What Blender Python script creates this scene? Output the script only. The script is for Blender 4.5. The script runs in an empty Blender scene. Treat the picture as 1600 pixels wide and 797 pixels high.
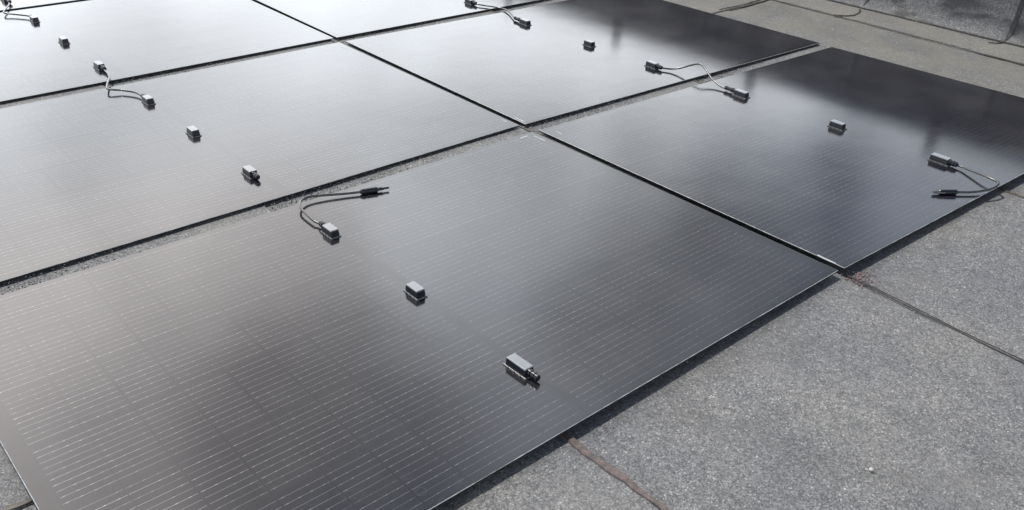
import bpy, bmesh, math, random
from mathutils import Vector, Matrix
R = math.radians
random.seed(7)
SC = bpy.context.scene
COL = SC.collection

# ---------------------------------------------------------------- camera
cam_d = bpy.data.cameras.new('camera')
cam = bpy.data.objects.new('camera', cam_d)
COL.objects.link(cam)
cam_d.sensor_width = 36.0
cam_d.lens = 31.546
cam_d.clip_start = 0.02
cam_d.clip_end = 500.0
rot = Matrix(((0.754166, 0.305052, -0.581530), (-0.655798, 0.395850, -0.642831), (0.034101, 0.866167, 0.498589)))
cam.matrix_world = Matrix.Translation((-1.88428, -2.00367, 1.11559)) @ rot.to_4x4()
SC.camera = cam

# ---------------------------------------------------------------- sky, sun, exposure
SUN_EL, SUN_AZ = R(58), R(-6)            # azimuth from +Y towards +X
sun_dir = Vector((math.sin(SUN_AZ) * math.cos(SUN_EL), math.cos(SUN_AZ) * math.cos(SUN_EL), math.sin(SUN_EL)))
SUN_STRENGTH, SKY_STRENGTH, CLOUD_GAIN = 3.5, 0.06, 1.03

world = bpy.data.worlds.new('World')
SC.world = world
world.use_nodes = True


class NT:
    """small helper for building node trees"""
    def __init__(self, tree):
        self.t = tree
        tree.nodes.clear()

    def n(self, kind, **kw):
        nd = self.t.nodes.new(kind)
        for k, v in kw.items():
            setattr(nd, k, v)
        return nd

    def l(self, a, b):
        self.t.links.new(a, b)

    def put(self, sock, v):
        if hasattr(v, 'is_output') or isinstance(v, bpy.types.NodeSocket):
            self.l(v, sock)
        elif v is not None:
            sock.default_value = v

    def math(self, op, a, b=None, c=None, clamp=False):
        nd = self.n('ShaderNodeMath', operation=op, use_clamp=clamp)
        self.put(nd.inputs[0], a)
        if b is not None:
            self.put(nd.inputs[1], b)
        if c is not None:
            self.put(nd.inputs[2], c)
        return nd.outputs[0]

    def smooth(self, v, a, b, lo=0.0, hi=1.0):
        nd = self.n('ShaderNodeMapRange', interpolation_type='SMOOTHSTEP')
        self.put(nd.inputs['Value'], v)
        for k, x in (('From Min', a), ('From Max', b), ('To Min', lo), ('To Max', hi)):
            self.put(nd.inputs[k], x)
        return nd.outputs['Result']

    def noise(self, vec, scale, detail=3.0, rough=0.5, out='Fac'):
        nd = self.n('ShaderNodeTexNoise')
        self.put(nd.inputs['Vector'], vec)
        nd.inputs['Scale'].default_value = scale
        nd.inputs['Detail'].default_value = detail
        nd.inputs['Roughness'].default_value = rough
        return nd.outputs[out]

    def mix(self, f, a, b, blend='MIX'):
        nd = self.n('ShaderNodeMix', data_type='RGBA', blend_type=blend)
        self.put(nd.inputs[0], f)
        self.put(nd.inputs[6], a)
        self.put(nd.inputs[7], b)
        return nd.outputs[2]

    def mapping(self, vec, scale=(1, 1, 1), loc=(0, 0, 0), rot_=(0, 0, 0)):
        nd = self.n('ShaderNodeMapping')
        self.put(nd.inputs['Vector'], vec)
        nd.inputs['Location'].default_value = loc
        nd.inputs['Rotation'].default_value = rot_
        nd.inputs['Scale'].default_value = scale
        return nd.outputs[0]

    def ramp(self, f, stops):
        nd = self.n('ShaderNodeValToRGB')
        self.put(nd.inputs[0], f)
        e = nd.color_ramp.elements
        while len(e) < len(stops):
            e.new(0.5)
        for el, (p, c) in zip(e, stops):
            el.position = p
            el.color = (*c, 1)
        return nd.outputs[0]


w = NT(world.node_tree)
w_out = w.n('ShaderNodeOutputWorld')
sky = w.n('ShaderNodeTexSky', sky_type='NISHITA')
sky.sun_disc = False
sky.sun_elevation = SUN_EL
sky.sun_rotation = SUN_AZ
sky.air_density = 1.0
sky.dust_density = 2.0
bg_sky = w.n('ShaderNodeBackground')
w.l(sky.outputs[0], bg_sky.inputs['Color'])
bg_sky.inputs['Strength'].default_value = SKY_STRENGTH
tc = w.n('ShaderNodeTexCoord')
D = tc.outputs['Generated']
sep = w.n('ShaderNodeSeparateXYZ')
w.l(D, sep.inputs[0])
# clouds: a bright bank low over the far left, broken cloud elsewhere
def toward(az, el):
    v = (math.sin(R(az)) * math.cos(R(el)), math.cos(R(az)) * math.cos(R(el)), math.sin(R(el)))
    nd = w.n('ShaderNodeVectorMath', operation='DOT_PRODUCT')
    w.l(D, nd.inputs[0])
    nd.inputs[1].default_value = v
    return nd.outputs['Value']
bank = w.smooth(toward(1, 26), 0.80, 0.985)
lobe = w.math('MAXIMUM', w.smooth(toward(43, 21.5), 0.968, 0.990, 0.0, 1.3), w.math('MAXIMUM', w.smooth(toward(39, 26), 0.905, 0.975), w.smooth(toward(75, 23), 0.975, 0.998, 0.0, 0.55)))
low = w.smooth(sep.outputs['Z'], 0.362, 0.305)
n1 = w.noise(w.mapping(D, (2.2, 2.2, 3.0), (3.1, 0.4, 1.7)), 1.9, 4.0, 0.5)
n2 = w.noise(w.mapping(D, (1.0, 1.0, 1.0), (6.93, 4.86, 7.74)), 3.2, 3.5, 0.55)
inv_bank = w.math('SUBTRACT', 1.0, bank)
mass = w.math('ADD', bank, w.math('MULTIPLY', inv_bank, w.math('ADD', w.math('MULTIPLY', low, 0.75), w.math('MULTIPLY', lobe, 0.66))))
cover = w.smooth(w.math('ADD', w.math('MULTIPLY', n1, 0.6), mass), 0.30, 0.62)
lum = w.math('MULTIPLY_ADD', mass, 2.32, 0.82)
lum = w.math('MULTIPLY', lum, w.smooth(sep.outputs['Z'], 0.54, 0.70, 1.0, 0.86))
lum = w.math('MULTIPLY', lum, w.smooth(n2, 0.33, 0.67, 0.74, 1.20))
n3 = w.noise(w.mapping(D, (1.0, 1.0, 0.30), (8.7, 8.04, 2.69)), 6.5, 2.5, 0.5)
high = w.smooth(sep.outputs['Z'], 0.36, 0.46)
lum = w.math('MULTIPLY', lum, w.math('MULTIPLY_ADD', high, w.smooth(n3, 0.34, 0.66, -0.18, 0.22), 1.0))
for az_, el_, r0, r1, keep in ((55, 34, 0.981, 0.998, 0.58), (28.5, 42, 0.984, 0.998, 0.58), (62, 27, 0.990, 0.999, 0.70), (57, 20.5, 0.993, 0.9993, 0.72)):    # breaks in the cloud
    wobble = w.math('MULTIPLY_ADD', w.math('SUBTRACT', n1, 0.5), 0.03, toward(az_, el_))
    lum = w.math('MULTIPLY', lum, w.smooth(wobble, r0, r1, 1.0, keep))
lum = w.math('MULTIPLY', lum, w.smooth(sep.outputs['Z'], -0.02, 0.06))
bg_cloud = w.n('ShaderNodeBackground')
tint = w.mix(w.smooth(mass, 0.15, 0.85), (0.80, 0.91, 1.10, 1), (0.925, 0.965, 1.01, 1))
tint = w.mix(w.math('MULTIPLY', high, w.smooth(bank, 0.25, 0.8)), tint, (1.03, 0.98, 0.965, 1))
w.l(tint, bg_cloud.inputs['Color'])
w.l(w.math('MULTIPLY', lum, CLOUD_GAIN), bg_cloud.inputs['Strength'])
mx = w.n('ShaderNodeMixShader')
w.l(cover, mx.inputs[0])
w.l(bg_sky.outputs[0], mx.inputs[1])
w.l(bg_cloud.outputs[0], mx.inputs[2])
w.l(mx.outputs[0], w_out.inputs['Surface'])

sun_d = bpy.data.lights.new('sun', 'SUN')
sun_d.energy = SUN_STRENGTH
sun_d.angle = R(0.53)
sun_d.color = (1.0, 0.955, 0.89)
sun = bpy.data.objects.new('sun', sun_d)
COL.objects.link(sun)
sun.rotation_euler = (-sun_dir).to_track_quat('-Z', 'Y').to_euler()
sun.location = (-8, 3, 7)

SC.view_settings.view_transform = 'Standard'
SC.view_settings.look = 'None'
SC.view_settings.exposure = 0.0
SC.view_settings.gamma = 1.0
SC.view_settings.use_curve_mapping = False

# ---------------------------------------------------------------- materials
def new_mat(name):
    m = bpy.data.materials.new(name)
    m.use_nodes = True
    t = NT(m.node_tree)
    out = t.n('ShaderNodeOutputMaterial')
    b = t.n('ShaderNodeBsdfPrincipled')
    t.l(b.outputs[0], out.inputs['Surface'])
    return m, t, b


def felt_material(name, base=1.0, shade_and_moss=False, warm_from=None):
    """mineral granules pressed into bitumen felt"""
    m, t, b = new_mat(name)
    geo = t.n('ShaderNodeNewGeometry')
    P = geo.outputs['Position']
    vor = t.n('ShaderNodeTexVoronoi', feature='F1')
    t.l(P, vor.inputs['Vector'])
    vor.inputs['Scale'].default_value = 350.0
    cs = t.n('ShaderNodeSeparateColor')
    t.l(vor.outputs['Color'], cs.inputs[0])
    grain = t.ramp(cs.outputs[0], [(0.0, (0.080, 0.081, 0.085)), (0.22, (0.115, 0.117, 0.121)), (0.55, (0.160, 0.162, 0.164)),
                                   (0.84, (0.208, 0.209, 0.207)), (0.97, (0.25, 0.25, 0.247)), (1.0, (0.40, 0.40, 0.39))])
    vor2 = t.n('ShaderNodeTexVoronoi', feature='F1')
    t.l(P, vor2.inputs['Vector'])
    vor2.inputs['Scale'].default_value = 150.0
    cs2 = t.n('ShaderNodeSeparateColor')
    t.l(vor2.outputs['Color'], cs2.inputs[0])
    col = t.mix(1.0, grain, t.ramp(cs2.outputs[1], [(0.0, (0.80, 0.805, 0.815)), (0.5, (1.0, 1.0, 1.0)), (1.0, (1.20, 1.19, 1.17))]), 'MULTIPLY')
    big = t.noise(P, 2.3, 5.0, 0.6)
    col = t.mix(1.0, col, t.ramp(big, [(0.28, (0.80, 0.83, 0.90)), (0.50, (0.99, 1.0, 1.02)), (0.75, (1.20, 1.19, 1.12))]), 'MULTIPLY')
    mid = t.noise(P, 19.0, 4.0, 0.65)
    col = t.mix(1.0, col, t.ramp(mid, [(0.3, (0.86, 0.86, 0.87)), (0.7, (1.13, 1.13, 1.12))]), 'MULTIPLY')
    worn = t.noise(t.mapping(P, (2.2, 0.7, 1.0), (1.3, 6.1, 0.0)), 1.6, 5.0, 0.62)
    col = t.mix(t.smooth(worn, 0.50, 0.72, 0.0, 0.30), col, (0.235, 0.233, 0.222, 1))
    pud = t.noise(t.mapping(P, (1, 1, 1), (7.7, 2.9, 0.0)), 1.1, 4.0, 0.5)
    rim = t.math('MULTIPLY', t.smooth(pud, 0.485, 0.515), t.smooth(pud, 0.56, 0.52))
    col = t.mix(t.math('MULTIPLY', rim, 0.20), col, (0.085, 0.084, 0.080, 1))
    if warm_from is not None:
        sx = t.n('ShaderNodeSeparateXYZ')
        t.l(P, sx.inputs[0])
        # thin yellow-grey lichen film, in patches, on the strip beside the parapet
        zone = t.smooth(sx.outputs['X'], warm_from, warm_from + 0.35)
        patch = t.smooth(t.noise(P, 5.5, 5.0, 0.62), 0.36, 0.66)
        col = t.mix(t.math('MULTIPLY', zone, t.math('MULTIPLY_ADD', patch, 0.42, 0.14)), col, (0.200, 0.193, 0.158, 1))
    if shade_and_moss:
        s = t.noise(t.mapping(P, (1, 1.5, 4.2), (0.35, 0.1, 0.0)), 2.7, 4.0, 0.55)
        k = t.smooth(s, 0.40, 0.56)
        col = t.mix(t.math('MULTIPLY', k, 0.80), col, (0.035, 0.036, 0.040, 1))  # dark patches: shade of the wavy felt under grazing sun, painted into the colour
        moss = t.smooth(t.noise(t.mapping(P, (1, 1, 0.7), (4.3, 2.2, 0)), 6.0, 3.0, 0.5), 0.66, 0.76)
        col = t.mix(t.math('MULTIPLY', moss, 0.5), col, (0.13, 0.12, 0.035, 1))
    if base != 1.0:
        col = t.mix(1.0, col, (base, base, base, 1), 'MULTIPLY')
    t.l(col, b.inputs['Base Color'])
    b.inputs['Roughness'].default_value = 0.72
    b.inputs['Specular IOR Level'].default_value = 0.42
    h = t.math('ADD', t.math('MULTIPLY', vor.outputs['Distance'], -1.0), t.math('MULTIPLY', cs.outputs[1], 0.5))
    h = t.math('ADD', h, t.math('MULTIPLY', cs2.outputs[0], 0.5))
    bump = t.n('ShaderNodeBump')
    bump.inputs['Strength'].default_value = 0.55
    bump.inputs['Distance'].default_value = 0.0011
    t.l(h, bump.inputs['Height'])
    t.l(bump.outputs[0], b.inputs['Normal'])
    return m


def bitumen_material(name, c1, c2):
    m, t, b = new_mat(name)
    geo = t.n('ShaderNodeNewGeometry')
    P = geo.outputs['Position']
    f = t.noise(P, 60.0, 4.0, 0.6)
    g = t.noise(P, 420.0, 2.0, 0.5)
    col = t.mix(t.smooth(f, 0.35, 0.68), (*c1, 1), (*c2, 1))
    col = t.mix(1.0, col, t.ramp(g, [(0.3, (0.6, 0.6, 0.6)), (0.7, (1.45, 1.45, 1.45))]), 'MULTIPLY')
    t.l(col, b.inputs['Base Color'])
    b.inputs['Roughness'].default_value = 0.6
    bump = t.n('ShaderNodeBump')
    bump.inputs['Strength'].default_value = 0.5
    bump.inputs['Distance'].default_value = 0.002
    t.l(t.math('ADD', f, g), bump.inputs['Height'])
    t.l(bump.outputs[0], b.inputs['Normal'])
    return m


PL, PS = 1.740, 1.140         # nominal panel length and width


def pane_material():
    """dark cells with thin silver busbars under slightly textured glass"""
    m, t, b = new_mat('solar_glass')
    tcn = t.n('ShaderNodeTexCoord')
    O = tcn.outputs['Object']
    s = t.n('ShaderNodeSeparateXYZ')
    t.l(O, s.inputs[0])
    x, y = s.outputs['X'], s.outputs['Y']
    oi = t.n('ShaderNodeObjectInfo')
    pitch, bb, nb = 0.1845, 0.0174, 10
    ys = t.math('ADD', y, 3 * pitch)
    fy = t.math('MULTIPLY', t.math('FRACT', t.math('DIVIDE', ys, pitch)), pitch)      # 0..pitch inside a cell
    off = (pitch - (nb - 1) * bb) / 2
    u = t.math('DIVIDE', t.math('SUBTRACT', fy, off), bb)
    near = t.math('MULTIPLY', t.math('ABSOLUTE', t.math('SUBTRACT', u, t.math('ROUND', u))), bb)
    inside_cell = t.math('MULTIPLY', t.math('GREATER_THAN', u, -0.4), t.math('LESS_THAN', u, nb - 0.6))
    ax = t.math('ABSOLUTE', x)
    in_y = t.math('LESS_THAN', t.math('ABSOLUTE', y), 3 * pitch)
    in_x = t.math('MULTIPLY', t.math('GREATER_THAN', ax, 0.0095), t.math('LESS_THAN', ax, PL / 2 - 0.026))
    zone = t.math('MULTIPLY', t.math('MULTIPLY', in_x, in_y), inside_cell)
    # solder pads along each busbar, shifted a little from row to row
    row = t.math('FLOOR', t.math('DIVIDE', ys, bb))
    wn = t.n('ShaderNodeTexWhiteNoise', noise_dimensions='1D')
    t.l(row, wn.inputs['W'])
    px = t.math('DIVIDE', t.math('ADD', x, t.math('MULTIPLY', wn.outputs['Value'], 0.004)), 0.0231)
    pd = t.math('MULTIPLY', t.math('ABSOLUTE', t.math('SUBTRACT', px, t.math('ROUND', px))), 0.0231)
    wv = t.n('ShaderNodeTexWhiteNoise', noise_dimensions='2D')
    cb = t.n('ShaderNodeCombineXYZ')
    t.l(t.math('ROUND', px), cb.inputs[0])
    t.l(row, cb.inputs[1])
    t.l(cb.outputs[0], wv.inputs['Vector'])
    pad = t.math('MULTIPLY', t.math('LESS_THAN', pd, 0.0024), t.math('GREATER_THAN', wv.outputs['Value'], 0.35))
    half_w = t.math('MULTIPLY_ADD', pad, 0.00025, 0.00045)
    # thin gaps between the half cells and the strip along the middle
    cx = t.math('DIVIDE', t.math('SUBTRACT', ax, 0.0125), 0.0922)
    gapx = t.math('LESS_THAN', t.math('MULTIPLY', t.math('ABSOLUTE', t.math('SUBTRACT', cx, t.math('ROUND', cx))), 0.0922), 0.0011)
    gapy = t.math('LESS_THAN', t.math('ABSOLUTE', t.math('SUBTRACT', fy, pitch)), 0.0012)
    odd = t.n('ShaderNodeTexWhiteNoise', noise_dimensions='2D')      # some strings are broken at the cell gap
    cb3 = t.n('ShaderNodeCombineXYZ')
    t.l(t.math('ROUND', t.math('DIVIDE', x, 0.0922)), cb3.inputs[0])
    t.l(t.math('FLOOR', t.math('DIVIDE', ys, pitch)), cb3.inputs[1])
    t.l(cb3.outputs[0], odd.inputs['Vector'])
    brk = t.math('LESS_THAN', t.math('MULTIPLY', t.math('ABSOLUTE', t.math('SUBTRACT', cx, t.math('ROUND', cx))), 0.0922), t.math('MULTIPLY_ADD', odd.outputs['Value'], 0.0028, 0.0003))
    line = t.math('MULTIPLY', t.math('LESS_THAN', near, half_w), t.math('MULTIPLY', zone, t.math('SUBTRACT', 1.0, brk)))
    rowtone = t.math('MULTIPLY_ADD', wn.outputs['Value'], 0.5, 0.7)
    strip = t.math('LESS_THAN', ax, 0.0032)
    outer = t.math('SUBTRACT', 1.0, t.math('MULTIPLY', t.math('LESS_THAN', ax, PL / 2 - 0.016), in_y))
    sheet = t.math('MAXIMUM', t.math('MAXIMUM', gapx, gapy), t.math('MAXIMUM', strip, outer))
    tone = t.n('ShaderNodeTexWhiteNoise', noise_dimensions='2D')   # every cell a touch different
    cb2 = t.n('ShaderNodeCombineXYZ')
    t.l(t.math('FLOOR', t.math('DIVIDE', t.math('ADD', x, 5.0), 0.0922)), cb2.inputs[0])
    t.l(t.math('FLOOR', t.math('DIVIDE', ys, pitch)), cb2.inputs[1])
    t.l(cb2.outputs[0], tone.inputs['Vector'])
    cell = t.mix(tone.outputs['Value'], (0.0055, 0.0062, 0.0115, 1), (0.0105, 0.0108, 0.016, 1))
    col = t.mix(sheet, cell, (0.0045, 0.0047, 0.006, 1))
    metal = t.mix(pad, (0.150, 0.147, 0.143, 1), (0.190, 0.187, 0.182, 1))
    metal = t.mix(1.0, metal, rowtone, 'MULTIPLY')
    col = t.mix(line, col, metal)
    # a film of dust, thicker in soft patches
    geo = t.n('ShaderNodeNewGeometry')
    dust = t.noise(geo.outputs['Position'], 3.2, 6.0, 0.62)
    speck = t.smooth(t.noise(geo.outputs['Position'], 260.0, 2.0, 0.5), 0.70, 0.80)
    drops = t.n('ShaderNodeTexVoronoi', feature='F1')
    t.l(geo.outputs['Position'], drops.inputs['Vector'])
    drops.inputs['Scale'].default_value = 21.0
    dd = t.math('ADD', drops.outputs['Distance'], t.math('MULTIPLY', t.noise(geo.outputs['Position'], 70.0, 3.0, 0.6), 0.16))
    ring_ = t.math('MULTIPLY', t.smooth(dd, 0.24, 0.28), t.smooth(dd, 0.36, 0.30))
    wet = t.smooth(t.noise(geo.outputs['Position'], 2.1, 3.0, 0.5), 0.50, 0.66)
    ring_ = t.math('MULTIPLY', t.math('MULTIPLY', ring_, wet), 0.020)
    col = t.mix(ring_, col, (0.5, 0.49, 0.47, 1))
    col = t.mix(t.math('ADD', t.smooth(dust, 0.38, 0.72, 0.016, 0.044), t.math('MULTIPLY', speck, 0.025)), col, (0.42, 0.40, 0.38, 1))
    t.l(col, b.inputs['Base Color'])
    t.l(t.math('MULTIPLY', line, 0.85), b.inputs['Metallic'])
    t.l(t.math('MULTIPLY_ADD', line, 0.12, t.smooth(dust, 0.3, 0.8, 0.118, 0.155)), b.inputs['Roughness'])
    b.inputs['IOR'].default_value = 1.56
    wob = t.noise(geo.outputs['Position'], 4.5, 2.0, 0.5)
    bump = t.n('ShaderNodeBump')
    bump.inputs['Strength'].default_value = 0.14
    bump.inputs['Distance'].default_value = 0.003
    t.l(wob, bump.inputs['Height'])
    t.l(bump.outputs[0], b.inputs['Normal'])
    return m


def plain(name, col, rough=0.5, bump_scale=None, bump_d=0.0004, vary=0.15, metallic=0.0, ior=1.5):
    m, t, b = new_mat(name)
    tcn = t.n('ShaderNodeTexCoord')
    nz = t.noise(tcn.outputs['Object'], 40.0, 4.0, 0.6)
    c = t.mix(1.0, (*col, 1), t.ramp(nz, [(0.25, (1 - vary,) * 3), (0.75, (1 + vary,) * 3)]), 'MULTIPLY')
    t.l(c, b.inputs['Base Color'])
    b.inputs['Roughness'].default_value = rough
    b.inputs['Metallic'].default_value = metallic
    b.inputs['IOR'].default_value = ior
    if bump_scale:
        bump = t.n('ShaderNodeBump')
        bump.inputs['Strength'].default_value = 0.5
        bump.inputs['Distance'].default_value = bump_d
        t.l(t.noise(tcn.outputs['Object'], bump_scale, 2.0, 0.5), bump.inputs['Height'])
        t.l(bump.outputs[0], b.inputs['Normal'])
    return m


M_ROOF = felt_material('roofing_felt', 0.93, False, 1.55)
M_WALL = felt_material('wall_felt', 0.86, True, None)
M_FOOT = felt_material('flashing_felt', 1.02, False, 1.55)
M_BIT = bitumen_material('bitumen', (0.020, 0.020, 0.022), (0.050, 0.047, 0.045))
M_BITRED = bitumen_material('weathered_bitumen', (0.062, 0.052, 0.050), (0.135, 0.100, 0.093))
M_BITBROWN = bitumen_material('brown_bitumen', (0.035, 0.031, 0.026), (0.085, 0.072, 0.055))
M_PINK = bitumen_material('pink_granules', (0.16, 0.13, 0.13), (0.34, 0.215, 0.205))
M_PANE = pane_material()
M_RIM = plain('glass_rim', (0.30, 0.325, 0.345), 0.35, vary=0.7)
M_DARK = plain('black_backing', (0.012, 0.012, 0.014), 0.5)
M_BOX = plain('black_plastic', (0.013, 0.015, 0.020), 0.27, ior=1.42)
M_LID = plain('skylit_lid_plastic', (0.21, 0.222, 0.24), 0.2, ior=1.6)  # box plastic lightened: the sky's reflection on the tops is put into the colour
M_SEAL = plain('sealant', (0.10, 0.105, 0.11), 0.35)
M_RUBBER = plain('cable_rubber', (0.030, 0.030, 0.033), 0.24, ior=1.6)
M_MARK = plain('white_tape', (0.48, 0.50, 0.51), 0.5, vary=0.35)
M_PAD = plain('rubber_pad', (0.03, 0.03, 0.03), 0.8)
M_STONE = plain('pebble_stone', (0.48, 0.47, 0.45), 0.7, 90.0, 0.001)
M_POST = plain('post_paint', (0.05, 0.052, 0.055), 0.45)
M_COPING = plain('coping_metal', (0.10, 0.105, 0.11), 0.45)


# ---------------------------------------------------------------- mesh helpers
def link(name, me, mats, parent=None, loc=None, smooth=False):
    o = bpy.data.objects.new(name, me)
    COL.objects.link(o)
    for m in (mats if isinstance(mats, (list, tuple)) else [mats]):
        me.materials.append(m)
    if parent:
        o.parent = parent
    if loc is not None:
        o.location = loc
    if smooth:
        for p in me.polygons:
            p.use_smooth = True
    return o


def bm_obj(name, bm, mats, parent=None, loc=None, smooth=False):
    bmesh.ops.recalc_face_normals(bm, faces=bm.faces[:])
    me = bpy.data.meshes.new(name)
    bm.to_mesh(me)
    bm.free()
    return link(name, me, mats, parent, loc, smooth)


def add_block(bm, x0, x1, y0, y1, z0, z1, taper=0.0, bevel=0.0, seg=2):
    t = taper
    c = [(x0, y0, z0), (x1, y0, z0), (x1, y1, z0), (x0, y1, z0), (x0 + t, y0 + t, z1), (x1 - t, y0 + t, z1), (x1 - t, y1 - t, z1), (x0 + t, y1 - t, z1)]
    v = [bm.verts.new(q) for q in c]
    fs = [bm.faces.new([v[i] for i in f]) for f in ((0, 3, 2, 1), (4, 5, 6, 7), (0, 1, 5, 4), (1, 2, 6, 5), (2, 3, 7, 6), (3, 0, 4, 7))]
    if bevel:
        es = list({e for f in fs for e in f.edges})
        bmesh.ops.bevel(bm, geom=es, offset=bevel, segments=seg, affect='EDGES', profile=0.5)


def add_lathe(bm, p0, axis, rings, n=18):
    """rings: (distance along axis, radius)"""
    ax = Vector(axis).normalized()
    a = ax.orthogonal().normalized()
    b_ = ax.cross(a)
    prev = None
    for d, r in rings:
        c = Vector(p0) + ax * d
        ring = [bm.verts.new(c + (a * math.cos(2 * math.pi * i / n) + b_ * math.sin(2 * math.pi * i / n)) * r) for i in range(n)]
        if prev:
            for i in range(n):
                bm.faces.new((prev[i], prev[(i + 1) % n], ring[(i + 1) % n], ring[i]))
        else:
            bm.faces.new(ring[::-1])
        prev = ring
    bm.faces.new(prev)


def catmull(pts, per=8):
    P = [Vector(p) for p in pts]
    P = [P[0] * 2 - P[1]] + P + [P[-1] * 2 - P[-2]]
    out = []
    for i in range(1, len(P) - 2):
        for k in range(per):
            u = k / per
            a, b_, c, d = P[i - 1], P[i], P[i + 1], P[i + 2]
            out.append(0.5 * (2 * b_ + (c - a) * u + (2 * a - 5 * b_ + 4 * c - d) * u * u + (3 * b_ - a - 3 * c + d) * u ** 3))
    out.append(P[-2])
    return out


def add_tube(bm, pts, r, n=12):
    prev = None
    up = Vector((0, 0, 1))
    for i, p in enumerate(pts):
        tg = (pts[min(i + 1, len(pts) - 1)] - pts[max(i - 1, 0)]).normalized()
        a = tg.cross(up)
        if a.length < 1e-4:
            a = Vector((1, 0, 0))
        a.normalize()
        b_ = a.cross(tg)
        ring = [bm.verts.new(p + (a * math.cos(2 * math.pi * k / n) + b_ * math.sin(2 * math.pi * k / n)) * r) for k in range(n)]
        if prev:
            for k in range(n):
                bm.faces.new((prev[k], prev[(k + 1) % n], ring[(k + 1) % n], ring[k]))
        else:
            bm.faces.new(ring[::-1])
        prev = ring
    bm.faces.new(prev)


def add_ribbon(bm, pts, width, thick, rng, jitter=0.25, step=0.012, nrm=(0, 0, 1), wander=0.0):
    """an irregular low bead of bitumen following pts; its edges are ragged"""
    nrm = Vector(nrm)
    line = []
    P = [Vector(p) for p in pts]
    for a, b_ in zip(P, P[1:]):
        n = max(1, int((b_ - a).length / step))
        line += [a.lerp(b_, k / n) for k in range(n)]
    line.append(P[-1])
    prev = None
    wl = wr = width / 2
    dv = 0.0
    for i, p in enumerate(line):
        tg = (line[min(i + 1, len(line) - 1)] - line[max(i - 1, 0)]).normalized()
        sd = tg.cross(nrm).normalized()
        wl = 0.6 * wl + 0.4 * width / 2 * (1 + rng.uniform(-jitter, jitter) * 2)
        wr = 0.6 * wr + 0.4 * width / 2 * (1 + rng.uniform(-jitter, jitter) * 2)
        dv = 0.9 * dv + rng.uniform(-wander, wander)
        end = min(1.0, 0.25 + min(i, len(line) - 1 - i) / 3)
        c = p + sd * dv
        ring = [c - sd * wl * end, c - sd * wl * end * 0.8 + nrm * thick, c + sd * wr * end * 0.8 + nrm * thick, c + sd * wr * end]
        ring = [bm.verts.new(q) for q in ring]
        if prev:
            for k in range(3):
                bm.faces.new((prev[k], prev[k + 1], ring[k + 1], ring[k]))
        prev = ring


def tag(o, label=None, cat=None, group=None, kind=None):
    for k, v in (('label', label), ('category', cat), ('group', group), ('kind', kind)):
        if v:
            o[k] = v
    return o


def empty(name, loc=(0, 0, 0), rz=0.0):
    o = bpy.data.objects.new(name, None)
    o.empty_display_size = 0.05
    COL.objects.link(o)
    o.location = loc
    o.rotation_euler = (0, 0, rz)
    return o


# ---------------------------------------------------------------- the roof
ZR = -0.0090                    # level of the roofing felt; panel faces lie at z = 0
STEP = 0.004


def fall(y):
    u = max(0.0, min(1.0, (-0.25 - y) / 0.75))
    return -0.0105 * u * u * (3 - 2 * u)


seam_lines = [-11.6, -10.63, -9.66, -8.69, -7.72, -6.75, -5.78, -4.81, -3.84, -2.87, -1.87, -0.934, 0.012, 0.876, 1.86]
xs = [(-60.0, ZR)]
for s_ in seam_lines:          # each sheet laps 4 mm over the next one
    xs += [(s_, ZR), (s_ + 0.0012, ZR - STEP), (s_ + 0.45, ZR - STEP * 0.4), (s_ + 0.70, ZR)]
xs += [(2.60, ZR)]
xs = sorted(xs)
bm = bmesh.new()
ys = [-60, -12, -6] + [-4 + 0.25 * k for k in range(49)] + [12, 20, 60]
rr = random.Random(3)
wav = [rr.uniform(-0.0025, 0.0025) for _ in ys]
grid = [[bm.verts.new((x + (wav[j] if 0.001 < (z - ZR + STEP) % 1 else wav[j]) * (1 if -59 < x < 2.5 else 0), y, z + (fall(y) if x < 2.0 else fall(y) * 0.3))) for (x, z) in xs] for j, y in enumerate(ys)]
for j in range(len(ys) - 1):
    for i in range(len(xs) - 1):
        bm.faces.new((grid[j][i], grid[j][i + 1], grid[j + 1][i + 1], grid[j + 1][i]))
roof = bm_obj('roof_surface', bm, M_ROOF)
tag(roof, kind='structure')


def seam(name, pts, width, thick, mat, parent, seed, jitter=0.25, nrm=(0, 0, 1), wander=0.0, step=0.012):
    bm = bmesh.new()
    add_ribbon(bm, pts, width, thick, random.Random(seed), jitter, step, nrm, wander)
    if parent == roof:
        for v in bm.verts:
            v.co.z += fall(v.co.y)
    return bm_obj(name, bm, mat, parent)


zr = ZR + 0.0005
seam('bitumen_seam', [(-0.9200, -3.2000, zr), (-0.9239, -1.6013, zr), (-0.9275, -1.3324, zr), (-0.9324, -1.0832, zr), (-0.928, -0.7, zr)], 0.0150, 0.0028, M_BITRED, roof, 11, 0.42, wander=0.0006)
seam('bitumen_seam', [(-0.0030, -3.0000, zr), (0.0015, -1.7061, zr), (0.0182, -1.3570, zr), (0.0346, -1.1274, zr), (0.0328, -0.9075, zr), (0.0111, -0.0061, zr), (-0.0010, 2.6000, zr)], 0.0040, 0.0022, M_BIT, roof, 12, 0.5, wander=0.0005)
seam('bitumen_seam', [(0.0120, -2.0000, zr - .001), (0.0256, -1.4070, zr - .001), (0.0412, -1.1674, zr - .001)], 0.0028, 0.0016, M_BIT, roof, 22, 0.6, wander=0.0005)
seam('bitumen_seam', [(0.8750, -2.0000, zr), (0.8765, -1.0111, zr), (0.8650, 2.6000, zr)], 0.012, 0.0022, M_BITBROWN, roof, 13, 0.5, wander=0.0006)
seam('bitumen_seam', [(-2.6150, -0.6550, zr), (-1.9650, -0.6620, zr), (-1.7371, -0.6741, zr), (-1.4086, -0.6823, zr)], 0.012, 0.0022, M_BITBROWN, roof, 14, 0.4, wander=0.0006)
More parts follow.
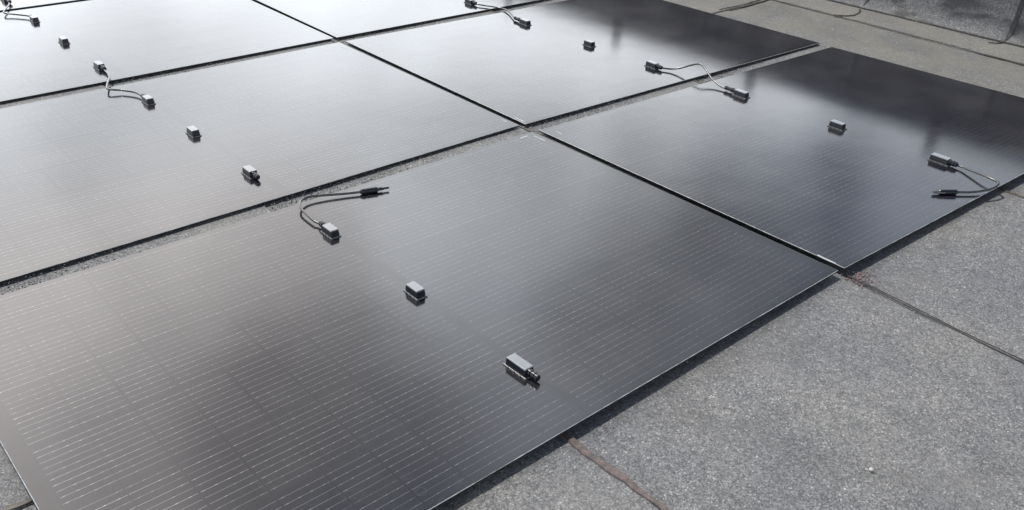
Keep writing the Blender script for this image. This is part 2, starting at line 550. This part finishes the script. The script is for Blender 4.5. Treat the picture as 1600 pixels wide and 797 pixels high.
seam('bitumen_seam', [(1.5654, 0.6203, zr), (1.8082, 0.6251, zr), (2.0206, 0.6168, zr), (2.2590, 0.6358, zr)], 0.012, 0.0025, M_BITBROWN, roof, 15, 0.5, wander=0.0012)
seam('bitumen_seam', [(1.8287, 0.6503, zr), (2.0209, 0.6400, zr), (2.2137, 0.6601, zr)], 0.007, 0.0025, M_BIT, roof, 16, 0.6, wander=0.0012)
# a handful of reddish granules spilled where the seam comes out between the front panels
bm = bmesh.new()
rg = random.Random(5)
for k in range(120):
    gx, gy, gs = 0.046 + rg.gauss(0, 0.022), -1.160 + rg.gauss(0, 0.018), rg.uniform(0.0012, 0.0026)
    mt = Matrix.Translation((gx, gy, ZR + fall(gy) + gs * 0.3 - 0.002)) @ Matrix.Rotation(rg.uniform(0, 6.28), 4, (rg.random(), rg.random(), 1))
    bmesh.ops.create_icosphere(bm, subdivisions=1, radius=gs, matrix=mt)
for k in range(70):
    gx, gy, gs = 0.010 + rg.gauss(0, 0.018), 0.04 + rg.gauss(0, 0.03), rg.uniform(0.0012, 0.0026)
    mt = Matrix.Translation((gx, gy, ZR + fall(gy) + gs * 0.3 - 0.002)) @ Matrix.Rotation(rg.uniform(0, 6.28), 4, (rg.random(), rg.random(), 1))
    bmesh.ops.create_icosphere(bm, subdivisions=1, radius=gs, matrix=mt)
gr = bm_obj('loose_granules', bm, M_PINK)
tag(gr, kind='stuff', label='reddish loose granules on the felt seam between the front panels', cat='granules')
# loose mineral chips lying all over the felt
bm = bmesh.new()
rg = random.Random(9)
for k in range(700):
    gx, gy = rg.uniform(-2.0, 2.5), rg.uniform(-2.3, 3.0)
    if -1.9 < gx < 1.8 and -1.10 < gy < 2.6 and not (-0.03 < gy < 0.08 or 1.2 < gy < 1.28):
        continue
    gs = rg.choice((0.0012, 0.0014, 0.0017, 0.0022))
    mt = Matrix.Translation((gx, gy, ZR + fall(gy) * (1 if gx < 2 else 0.3) - 0.0006)) @ Matrix.Rotation(rg.uniform(0, 6.28), 4, (rg.random(), rg.random(), 1)) @ Matrix.Diagonal((1, rg.uniform(.6, 1), rg.uniform(.5, .9), 1))
    bmesh.ops.create_icosphere(bm, subdivisions=1, radius=gs, matrix=mt)
chips = bm_obj('mineral_chips', bm, M_STONE)
tag(chips, kind='stuff', label='pale mineral chips scattered on the grey roofing felt', cat='granules')

# coarser grit collected in the open joints between the rows
def add_grain(V, F, MI, c, r, rng, mi):
    k = len(V)
    for dx, dy, dz in ((1, 0, 0), (-1, 0, 0), (0, 1, 0), (0, -1, 0), (0, 0, 1), (0, 0, -1)):
        V.append((c[0] + r * (dx * rng.uniform(.7, 1.2) + rng.uniform(-.3, .3)), c[1] + r * (dy * rng.uniform(.7, 1.2) + rng.uniform(-.3, .3)), c[2] + r * 0.7 * (dz + rng.uniform(-.2, .2))))
    for a, b_ in ((0, 2), (2, 1), (1, 3), (3, 0)):
        F.append((k + a, k + b_, k + 4))
        F.append((k + b_, k + a, k + 5))
        MI += [mi, mi]
V, F, MI = [], [], []
rg = random.Random(17)
for k in range(9000):
    gx = rg.uniform(-1.80, 1.80)
    gy = rg.uniform(-0.01, 0.085) if rg.random() < 0.62 else rg.uniform(1.185, 1.285)
    add_grain(V, F, MI, (gx, gy, ZR - 0.0012), rg.choice((0.0010, 0.0014, 0.0018, 0.0024)), rg, rg.choice((0, 0, 1, 1, 2)))
me = bpy.data.meshes.new('joint_grit')
me.from_pydata(V, [], F)
me.polygons.foreach_set('material_index', MI)
grit = link('joint_grit', me, [plain('pale_grit', (0.50, 0.50, 0.49), 0.6), plain('dark_grit', (0.055, 0.056, 0.06), 0.6), plain('mid_grit', (0.20, 0.20, 0.20), 0.6)])
tag(grit, kind='stuff', label='grey grit lying in the open joints between the panel rows', cat='grit')

# ---------------------------------------------------------------- the parapet
wall = empty('parapet_wall', (2.443, -0.035, ZR))
tag(wall, 'felt covered upstand wall with dark patches of shade along the edge of the roof', 'parapet')
rp = random.Random(21)
prof = [(2.510, ZR + 0.004), (2.522, ZR + 0.010), (2.545, ZR + 0.045), (2.556, 0.06), (2.560, 0.16), (2.556, 0.30), (2.562, 0.44), (2.570, 0.475), (2.60, 0.488), (2.85, 0.49), (2.90, 0.48), (2.90, -6.0)]
bm = bmesh.new()
ysw = [-20 + 0.5 * k for k in range(30)] + [-5 + 0.05 * k for k in range(201)] + [5.5 + 0.5 * k for k in range(60)]
ph = [rp.uniform(0, 6.28) for _ in range(6)]
def bulge(y, k):
    return 0.006 * math.sin(y * 2.1 + ph[0] + k) + 0.004 * math.sin(y * 5.3 + ph[1] + 0.8 * k) + 0.002 * math.sin(y * 13 + ph[2])
cols = []
for y in ysw:
    c = []
    for k, (x, z) in enumerate(prof):
        dx = bulge(y, k) * (0.35 if k < 2 else 1.0) if k < 9 else 0
        c.append(bm.verts.new((x + dx - 2.5, y, z - ZR)))
    cols.append(c)
for a, b_ in zip(cols, cols[1:]):
    for k in range(len(prof) - 1):
        bm.faces.new((a[k], a[k + 1], b_[k + 1], b_[k]))
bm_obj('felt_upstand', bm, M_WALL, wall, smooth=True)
# strip of felt lapped from the wall foot on to the roof, with a ragged front edge
bm = bmesh.new()
rows = []
rj = 0.0
for k in range(1601):
    y = -8 + 0.01 * k
    rj = 0.8 * rj + rp.uniform(-0.0022, 0.0022)
    e = 2.292 + rj + 0.012 * math.sin(y * 1.7 + 0.4) - 2.5 - 0.012
    rows.append([bm.verts.new(q) for q in ((e, y, -0.001), (e + 0.001, y, 0.0045), (e + 0.10, y, 0.006 + 0.001 * math.sin(y * 9)), (0.03, y, 0.006))])
for a, b_ in zip(rows, rows[1:]):
    for k in range(3):
        bm.faces.new((a[k], a[k + 1], b_[k + 1], b_[k]))
bm_obj('felt_flashing', bm, M_FOOT, wall)
z1 = 0.0085
def wob(y0, y1, x, dx, seed, n=60):
    q = random.Random(seed)
    return [(x - 2.5 + q.uniform(-dx, dx), y0 + (y1 - y0) * k / n, z1) for k in range(n + 1)]
seam('bitumen_seam', wob(-4, 4.5, 2.508, 0.003, 31, 160), 0.010, 0.004, M_BIT, wall, 32, 0.5, wander=0.0008)
seam('bitumen_seam', [(2.284 - 2.5 + 0.012 * math.sin(y * 1.7 + 0.4) - 0.012, y, 0.0008) for y in [-4 + 0.1 * k for k in range(85)]], 0.0065, 0.0018, M_BITBROWN, wall, 33, 0.7, wander=0.0007)
seam('bitumen_seam', [(-0.235, 0.285, 0.007), (-0.19, 0.235, 0.007), (-0.15, 0.222, 0.007), (-0.09, 0.232, 0.007), (-0.01, 0.268, 0.008)], 0.009, 0.003, M_BITBROWN, wall, 34, 0.5, wander=0.0012)
seam('bitumen_seam', [(-0.055, -0.395, 0.007), (-0.03, -0.425, 0.007), (0.0, -0.432, 0.010), (0.022, -0.436, 0.022)], 0.010, 0.003, M_BIT, wall, 35, 0.3)
def wall_x(y, z):
    for (xa, za), (xb, zb), k in zip(prof, prof[1:], range(20)):
        if za <= z <= zb:
            f = (z - za) / (zb - za)
            return xa + (xb - xa) * f + bulge(y, k) * (1 - f) + bulge(y, k + 1) * f
    return 2.56
def vseam(y0, width, mat, seed):
    pts = []
    for k in range(46):
        z = ZR + 0.014 + k * 0.0108
        if z > 0.47:
            break
        y = y0 - 0.010 * math.sin(z * 9) + (0.02 * max(0, 0.06 - z))
        pts.append((wall_x(y, z) - 2.5 - 0.0015, y, z - ZR))
    seam('bitumen_seam', pts, width, 0.003, mat, wall, seed, 0.25, (-1, 0, 0))
vseam(-0.436, 0.020, M_BIT, 36)
vseam(0.275, 0.012, M_BIT, 37)
vseam(1.26, 0.016, M_BIT, 38)
vseam(-1.44, 0.016, M_BIT, 39)
bm = bmesh.new()
add_block(bm, 0.050, 0.43, -20, 34, 0.527, 0.552, 0.0, 0.003)
bm_obj('coping', bm, M_COPING, wall)
for k, yp in enumerate((-1.32, -0.20, 0.92, 2.0, 3.1, 4.2)):
    bm = bmesh.new()
    add_block(bm, 0.10, 0.15, yp - 0.022, yp + 0.022, 0.553, 0.655, 0.0, 0.003)
    add_block(bm, 0.07, 0.18, yp - 0.05, yp + 0.05, 0.5515, 0.559, 0.0, 0.001)
    bm_obj('post', bm, M_POST, wall)

# ---------------------------------------------------------------- solar panels, lying face down with their boxes up
T = 0.0042


def make_pane(parent, sx, sy, quad):
    bm = bmesh.new()
    bv = 0.0014
    hx, hy = sx / 2, sy / 2
    # top face inset by the arris, arris ring, side ring, underside; slight sag between supports
    nx, ny = 24, 16
    def zsag(u, v):
        return 0.0
    top = [[bm.verts.new((-hx + bv + (sx - 2 * bv) * i / nx, -hy + bv + (sy - 2 * bv) * j / ny, zsag(i / nx, j / ny) + 0.0008)) for i in range(nx + 1)] for j in range(ny + 1)]
    for j in range(ny):
        for i in range(nx):
            f = bm.faces.new((top[j][i], top[j][i + 1], top[j + 1][i + 1], top[j + 1][i]))
            f.material_index = 0
    loop = [top[0][i] for i in range(nx)] + [top[j][nx] for j in range(ny)] + [top[ny][i] for i in range(nx, 0, -1)] + [top[j][0] for j in range(ny, 0, -1)]
    def ring(out, dz):
        r_ = []
        for v in loop:
            x = max(-hx + out, min(hx - out, v.co.x * (hx - out) / (hx - bv)))
            y = max(-hy + out, min(hy - out, v.co.y * (hy - out) / (hy - bv)))
            r_.append(bm.verts.new((x, y, v.co.z + dz)))
        return r_
    r1 = ring(0.0, -0.0006)
    r2 = ring(0.0, -T)
    r3 = ring(0.012, -T - 0.0004)
    n = len(loop)
    for a, b_, mi in ((loop, r1, 1), (r1, r2, 2), (r2, r3, 2)):
        for k in range(n):
            f = bm.faces.new((a[k], b_[k], b_[(k + 1) % n], a[(k + 1) % n]))
            f.material_index = mi
    f = bm.faces.new(r3[::-1])
    f.material_index = 2
    a_, b_, c_, d_ = quad
    for v in bm.verts:         # the sheets are a few millimetres out of square
        u, w_ = v.co.x / sx + 0.5, v.co.y / sy + 0.5
        q = (a_ * (1 - u) + b_ * u) * (1 - w_) + (c_ * (1 - u) + d_ * u) * w_
        v.co.x, v.co.y = q.x, q.y
    bmesh.ops.recalc_face_normals(bm, faces=bm.faces[:])
    me = bpy.data.meshes.new('glass_pane')
    bm.to_mesh(me)
    bm.free()
    return link('glass_pane', me, [M_PANE, M_RIM, M_DARK], parent)


def junction_box(parent, x, y, end=0, body_len=0.038, gland='short', rz=0.0):
    """end: +1 gland towards the back of the roof, -1 towards the front, 0 none"""
    z0 = 0.0006
    bm = bmesh.new()
    hl = body_len / 2
    add_block(bm, -0.0112, 0.0112, -hl, hl, 0.0028, 0.0155, 0.0012, 0.0014)
    for sg in (-1, 1):
        add_block(bm, -0.004, 0.004, sg * hl - 0.0015, sg * hl + 0.0015, 0.0095, 0.0135, 0.0002, 0.0005)
    o = bm_obj('junction_box', bm, M_BOX, parent, (x, y, z0))
    o.rotation_euler = (0, 0, rz)
    o.scale = (1.14, 1.16, 1.24)
    bm = bmesh.new()      # mounting foot, with clip lugs along its sides
    add_block(bm, -0.0135, 0.0135, -hl - 0.004, hl + 0.004, 0.0, 0.0026, 0.0006, 0.0008)
    for sx in (-1, 1):
        for k in (-0.6, 0.05, 0.65):
            add_block(bm, sx * 0.0136 - 0.0012, sx * 0.0136 + 0.0012, k * hl - 0.0026, k * hl + 0.0026, 0.0, 0.0034, 0.0003, 0.0005)
    bm_obj('mounting_foot', bm, M_SEAL, o)
    bm = bmesh.new()      # lid with a rim and a small tab on its end
    add_block(bm, -0.0106, 0.0106, -hl + 0.001, hl - 0.001, 0.0152, 0.0170, 0.0010, 0.0007)
    bm_obj('lid', bm, M_LID, o)
    if end:
        bm = bmesh.new()
        if gland == 'long':
            rg_ = [(-0.002, .0070), (.006, .0070), (.0065, .0056), (.010, .0056), (.0105, .0072), (.018, .0070), (.0185, .0058), (.034, .0058), (.0345, .0066), (.040, .0066), (.044, .0045)]
        else:
            rg_ = [(-0.002, .0068), (.005, .0068), (.0054, .0054), (.0085, .0054), (.009, .0070), (.014, .0070), (.0145, .0058), (.017, .0058), (.0175, .0064), (.0215, .0062), (.0225, .0040)]
        add_lathe(bm, (0, end * hl, 0.0088), (0, end, 0), rg_)
        bm_obj('cable_gland', bm, M_BOX, o, smooth=False)
        bm = bmesh.new()
        add_lathe(bm, (0, end * (hl + (0.044 if gland == 'long' else 0.0225)), 0.0088), (0, end, 0), [(-0.001, .0032), (0.0006, .0032)])
        bm_obj('gland_opening', bm, M_DARK, o)
    return o


def mark(parent, x, y, lx, ly):
    bm = bmesh.new()
    add_block(bm, -lx / 2, lx / 2, -ly / 2, ly / 2, 0.0, 0.0008, 0.0, 0.0003, 1)
    return bm_obj('alignment_mark', bm, M_MARK, parent, (x, y, 0.0007))


# corners measured for each panel: front-left, front-right, back-left, back-right
PANELS = {
    'front': [(-1.7394, -1.1244), (0.0090, -1.1190), (-1.7484, -0.0046), (0.0015, 0.0050)],
    'corner': [(0.0310, -1.1225), (1.7540, -1.1800), (0.0290, 0.0030), (1.7130, -0.0470)],
    'mid_far': [(0.0270, 0.0680), (1.7210, 0.0160), (0.0370, 1.2060), (1.7050, 1.1680)],
    'mid_near': [(-1.7267, 0.0570), (0.0045, 0.0735), (-1.7262, 1.1930), (0.0090, 1.2080)],
    'rear_far': [(0.0355, 1.2696), (1.7654, 1.2550), (0.0498, 2.4035), (1.7798, 2.3889)],
    'rear_near': [(-1.7095, 1.2647), (0.0203, 1.2695), (-1.7055, 2.4061), (0.0243, 2.4109)],
    'last': [(-1.705, 2.447), (0.015, 2.444), (-1.702, 3.584), (0.018, 3.581)],
}
LABELS = {
    'front': 'black glass panel nearest the camera, brown bitumen seam running out from under it',
    'corner': 'black glass panel in the front row beside the parapet, its cable looped over the edge',
    'mid_far': 'black glass panel of the second row beside the parapet, half mirroring the dark wall',
    'mid_near': 'pale mirroring panel directly behind the nearest panel, three boxes along its middle',
    'rear_far': 'panel of the third row on the parapet side, only its near part in view',
    'rear_near': 'brightly mirroring panel of the third row away from the parapet',
    'last': 'sliver of the rearmost panel at the upper left corner of the photo',
}
BOXES = {   # y offsets measured, (dx, y, end, body, gland)
    'front': [(-0.8820, -0.2015, 1, 0.040, 'short'), (-0.8782, -0.5655, 0, 0.040, ''), (-0.8793, -0.9290, -1, 0.052, 'short')],
    'corner': [(0.8575, -0.1968, 1, 0.046, 'long'), (0.8704, -0.5873, 0, 0.044, ''), (0.8761, -0.9491, -1, 0.052, 'short')],
    'mid_far': [(0.8329, 0.9738, 1, 0.046, 'long'), (0.8401, 0.5736, 0, 0.040, ''), (0.8440, 0.2253, -1, 0.044, 'short')],
    'mid_near': [(-0.8837, 0.9740, 1, 0.040, 'short'), (-0.8808, 0.6224, 0, 0.040, ''), (-0.8791, 0.2442, -1, 0.042, 'short')],
    'rear_far': [(0.8555, 2.1822, 1, 0.042, 'short'), (0.8546, 1.7771, 0, 0.040, ''), (0.8510, 1.3948, -1, 0.044, 'short')],
    'rear_near': [(-0.8892, 2.1881, 1, 0.040, 'short'), (-0.8895, 1.8126, 0, 0.040, ''), (-0.8868, 1.4257, -1, 0.044, 'short')],
    'last': [(-0.8899, 3.3926, 1, 0.040, 'short'), (-0.8913, 2.9972, 0, 0.040, ''), (-0.8927, 2.6024, -1, 0.046, 'long')],
}
MARKS = {   # corner, offset along the length, offset along the width, size
    'front': [('br', -0.022, -0.055, 0.003, 0.052), ('br', -0.055, -0.018, 0.030, 0.005)],
    'corner': [('fl', 0.020, 0.055, 0.0036, 0.055), ('bl', 0.018, -0.060, 0.0025, 0.030)],
    'mid_far': [('fl', 0.020, 0.045, 0.003, 0.055), ('bl', 0.018, -0.065, 0.003, 0.050)],
    'mid_near': [('fr', -0.022, 0.060, 0.003, 0.030), ('br', -0.022, -0.075, 0.003, 0.055)],
    'rear_far': [('fl', 0.022, 0.060, 0.003, 0.055)],
    'rear_near': [('br', -0.022, -0.06, 0.003, 0.05)],
    'last': [],
}
panels = {}
for key, c in PANELS.items():
    fl, fr, bl, br = [Vector((*q, 0)) for q in c]
    ctr = (fl + fr + bl + br) / 4
    dx = ((fr - fl) + (br - bl)) / 2
    dy = ((bl - fl) + (br - fr)) / 2
    ang = math.atan2(dx.y, dx.x)
    p = empty('solar_panel', (ctr.x, ctr.y, 0), ang)
    tag(p, LABELS[key], 'solar panel', 'solar panels laid out in rows on the roof')
    sx, sy = dx.length, dy.length
    inv = Matrix.Rotation(-ang, 4, 'Z')
    make_pane(p, sx, sy, [inv @ (q - ctr) for q in (fl, fr, bl, br)])
    for (x, y, end, bl_, gl) in BOXES[key]:
        q = inv @ Vector((x - ctr.x, y - ctr.y, 0))
        junction_box(p, q.x, q.y, end, bl_, gl, random.uniform(-0.02, 0.02))
    for (cn, ox, oy, lx, ly) in MARKS[key]:
        cx_ = (-sx / 2 if cn[1] == 'l' else sx / 2) + ox
        cy_ = (-sy / 2 if cn[0] == 'f' else sy / 2) + oy
        mark(p, cx_, cy_, lx, ly)
    for px_ in (-0.62, 0.62):
        for py_ in (-0.34, 0.34):
            bm = bmesh.new()
            add_block(bm, -0.06, 0.06, -0.06, 0.06, ZR - 0.011, -T - 0.0005, 0.004, 0.002)
            bm_obj('support_pad', bm, M_PAD, p, (px_, py_, 0))
    panels[key] = p

# ---------------------------------------------------------------- cables
CR = 0.0034


def cable(label, pts, group=None):
    base = Vector(pts[0])
    o = empty('connector_cable', (base.x, base.y, 0.0))
    tag(o, label, 'cable', group)
    bm = bmesh.new()
    add_tube(bm, [q - Vector((base.x, base.y, 0)) for q in catmull(pts, 10)], CR)
    bm_obj('cord', bm, M_RUBBER, o, smooth=True)
    return o, base


def connector(o, base, tail, tip, mode):
    """free end plug lying on the glass"""
    a = Vector(tail) - Vector((base.x, base.y, 0))
    d = (Vector(tip) - Vector(tail))
    d.z = 0
    ln = d.length
    d.normalize()
    s_ = d.cross(Vector((0, 0, 1)))
    a.z = 0.0085
    bm = bmesh.new()
    if mode == 'male':
        add_lathe(bm, a, d, [(-0.006, .0042), (0.0, .0078), (.010, .0080), (.0105, .0068), (.014, .0068), (.0145, .0080), (ln * .56, .0078), (ln * .60, .0055)])
        pl = bm_obj('plug', bm, M_BOX, o)
        bm = bmesh.new()
        add_lathe(bm, a + d * ln * 0.58, d, [(0, .0048), (ln * .14, .0046), (ln * .15, .0030), (ln * .42, .0030), (ln * .44, .0020)])
        bm_obj('contact_pin', bm, M_BOX, pl)
        bm = bmesh.new()
        for sg in (-1, 1):
            q = a + s_ * sg * 0.0062 + d * ln * 0.55
            add_lathe(bm, q, d, [(0, .0022), (ln * .20, .0020), (ln * .24, .0010)], 8)
        bm_obj('latch_arm', bm, M_BOX, pl)
    else:
        add_lathe(bm, a, d, [(-0.006, .0042), (0.0, .0080), (.012, .0082), (.0125, .0070), (.015, .0070), (.0155, .0078), (ln * .70, .0070), (ln * .74, .0050)])
        pl = bm_obj('plug', bm, M_BOX, o)
        bm = bmesh.new()
        add_lathe(bm, a + d * ln * 0.70, d, [(0, .0052), (ln * .20, .0050), (ln * .30, .0036)])
        bm_obj('socket', bm, M_SEAL, pl)
        bm = bmesh.new()
        for sg in (-1, 1):
            q = a + s_ * sg * 0.0066 + d * ln * 0.50
            add_lathe(bm, q, d, [(0, .0024), (ln * .32, .0022), (ln * .38, .0010)], 8)
        bm_obj('latch_arm', bm, M_SEAL, pl)


G = 'cables joining the panels'
o, b0 = cable('black cable with a pinned plug, curled over the gap behind the nearest panel',
              [(-0.8812, -0.1644, .0092), (-0.8845, -0.1424, .0096), (-0.8881, -0.1248, .011), (-0.8842, -0.0650, .014), (-0.8762, -0.0374, .016), (-0.8589, -0.0146, .016), (-0.8304, -0.0041, .014), (-0.7888, -0.0155, .011), (-0.7357, -0.0371, .0085), (-0.6900, -0.0557, .0085)], G)
connector(o, b0, (-0.6927, -0.0546, .0085), (-0.6199, -0.0769, .0085), 'male')
o, b0 = cable('black cable with a blunt plug, looped over the front edge beside the parapet',
              [(0.8756, -0.9892, .0094), (0.8775, -1.0112, .0095), (0.8712, -1.0355, .011), (0.8448, -1.1050, .018), (0.8351, -1.1389, .019), (0.8238, -1.1527, .018), (0.8009, -1.1551, .015), (0.7691, -1.1468, .011), (0.7204, -1.1224, .0085), (0.6790, -1.0911, .0085)], G)
connector(o, b0, (0.6815, -1.0930, .0085), (0.6278, -1.0502, .0085), 'female')
cable('black cable arching high over the row gap between the two panels beside the parapet',
      [(0.8436, 0.1891, .0094), (0.8496, 0.1710, .0094), (0.8659, 0.1427, .011), (0.8838, 0.1105, .021), (0.9004, 0.0832, .035), (0.9078, 0.0543, .047), (0.9074, 0.0315, .048), (0.8939, -0.0016, .039), (0.8786, -0.0346, .026), (0.8651, -0.0791, .014), (0.8590, -0.1135, .0098), (0.8583, -0.1366, .0094)], G)
cable('black cable crossing the gap between the pale second row panel and the bright third row',
      [(-0.8871, 1.3895, .0094), (-0.8889, 1.3633, .0094), (-0.9012, 1.2831, .012), (-0.9478, 1.1755, .016), (-0.9546, 1.1386, .015), (-0.9206, 1.1135, .012), (-0.8934, 1.0726, .011), (-0.8849, 1.0349, .0098), (-0.8834, 1.0092, .0094)], G)
cable('black cable wriggling across the gap between second and third row panels on the parapet side',
      [(0.8506, 1.3575, .0094), (0.8533, 1.3322, .009), (0.8742, 1.2923, .008), (0.9049, 1.2201, .008), (0.8928, 1.1575, .010), (0.8617, 1.0967, .010), (0.8399, 1.0546, .0094), (0.8335, 1.0293, .0094)], G)
cable('black cable dropping from the rearmost panel to the bright third row panel',
      [(-0.8932, 2.5468, .0094), (-0.8984, 2.5164, .0098), (-0.9117, 2.4750, .011), (-0.9445, 2.4008, .013), (-0.9630, 2.3592, .014), (-0.9632, 2.3365, .013), (-0.9376, 2.3095, .011), (-0.8997, 2.2596, .0105), (-0.8898, 2.2365, .0096), (-0.8889, 2.2224, .0094)], G)

# ---------------------------------------------------------------- pebble on the felt
bm = bmesh.new()
bmesh.ops.create_icosphere(bm, subdivisions=2, radius=0.0042)
for v in bm.verts:
    v.co *= random.uniform(0.85, 1.1)
    v.co.z *= 0.75
pb = bm_obj('pebble', bm, M_STONE, None, (-0.557, -1.536, ZR + fall(-1.53) + 0.002), smooth=True)
tag(pb, 'small white pebble lying alone on the grey roofing felt', 'pebble')
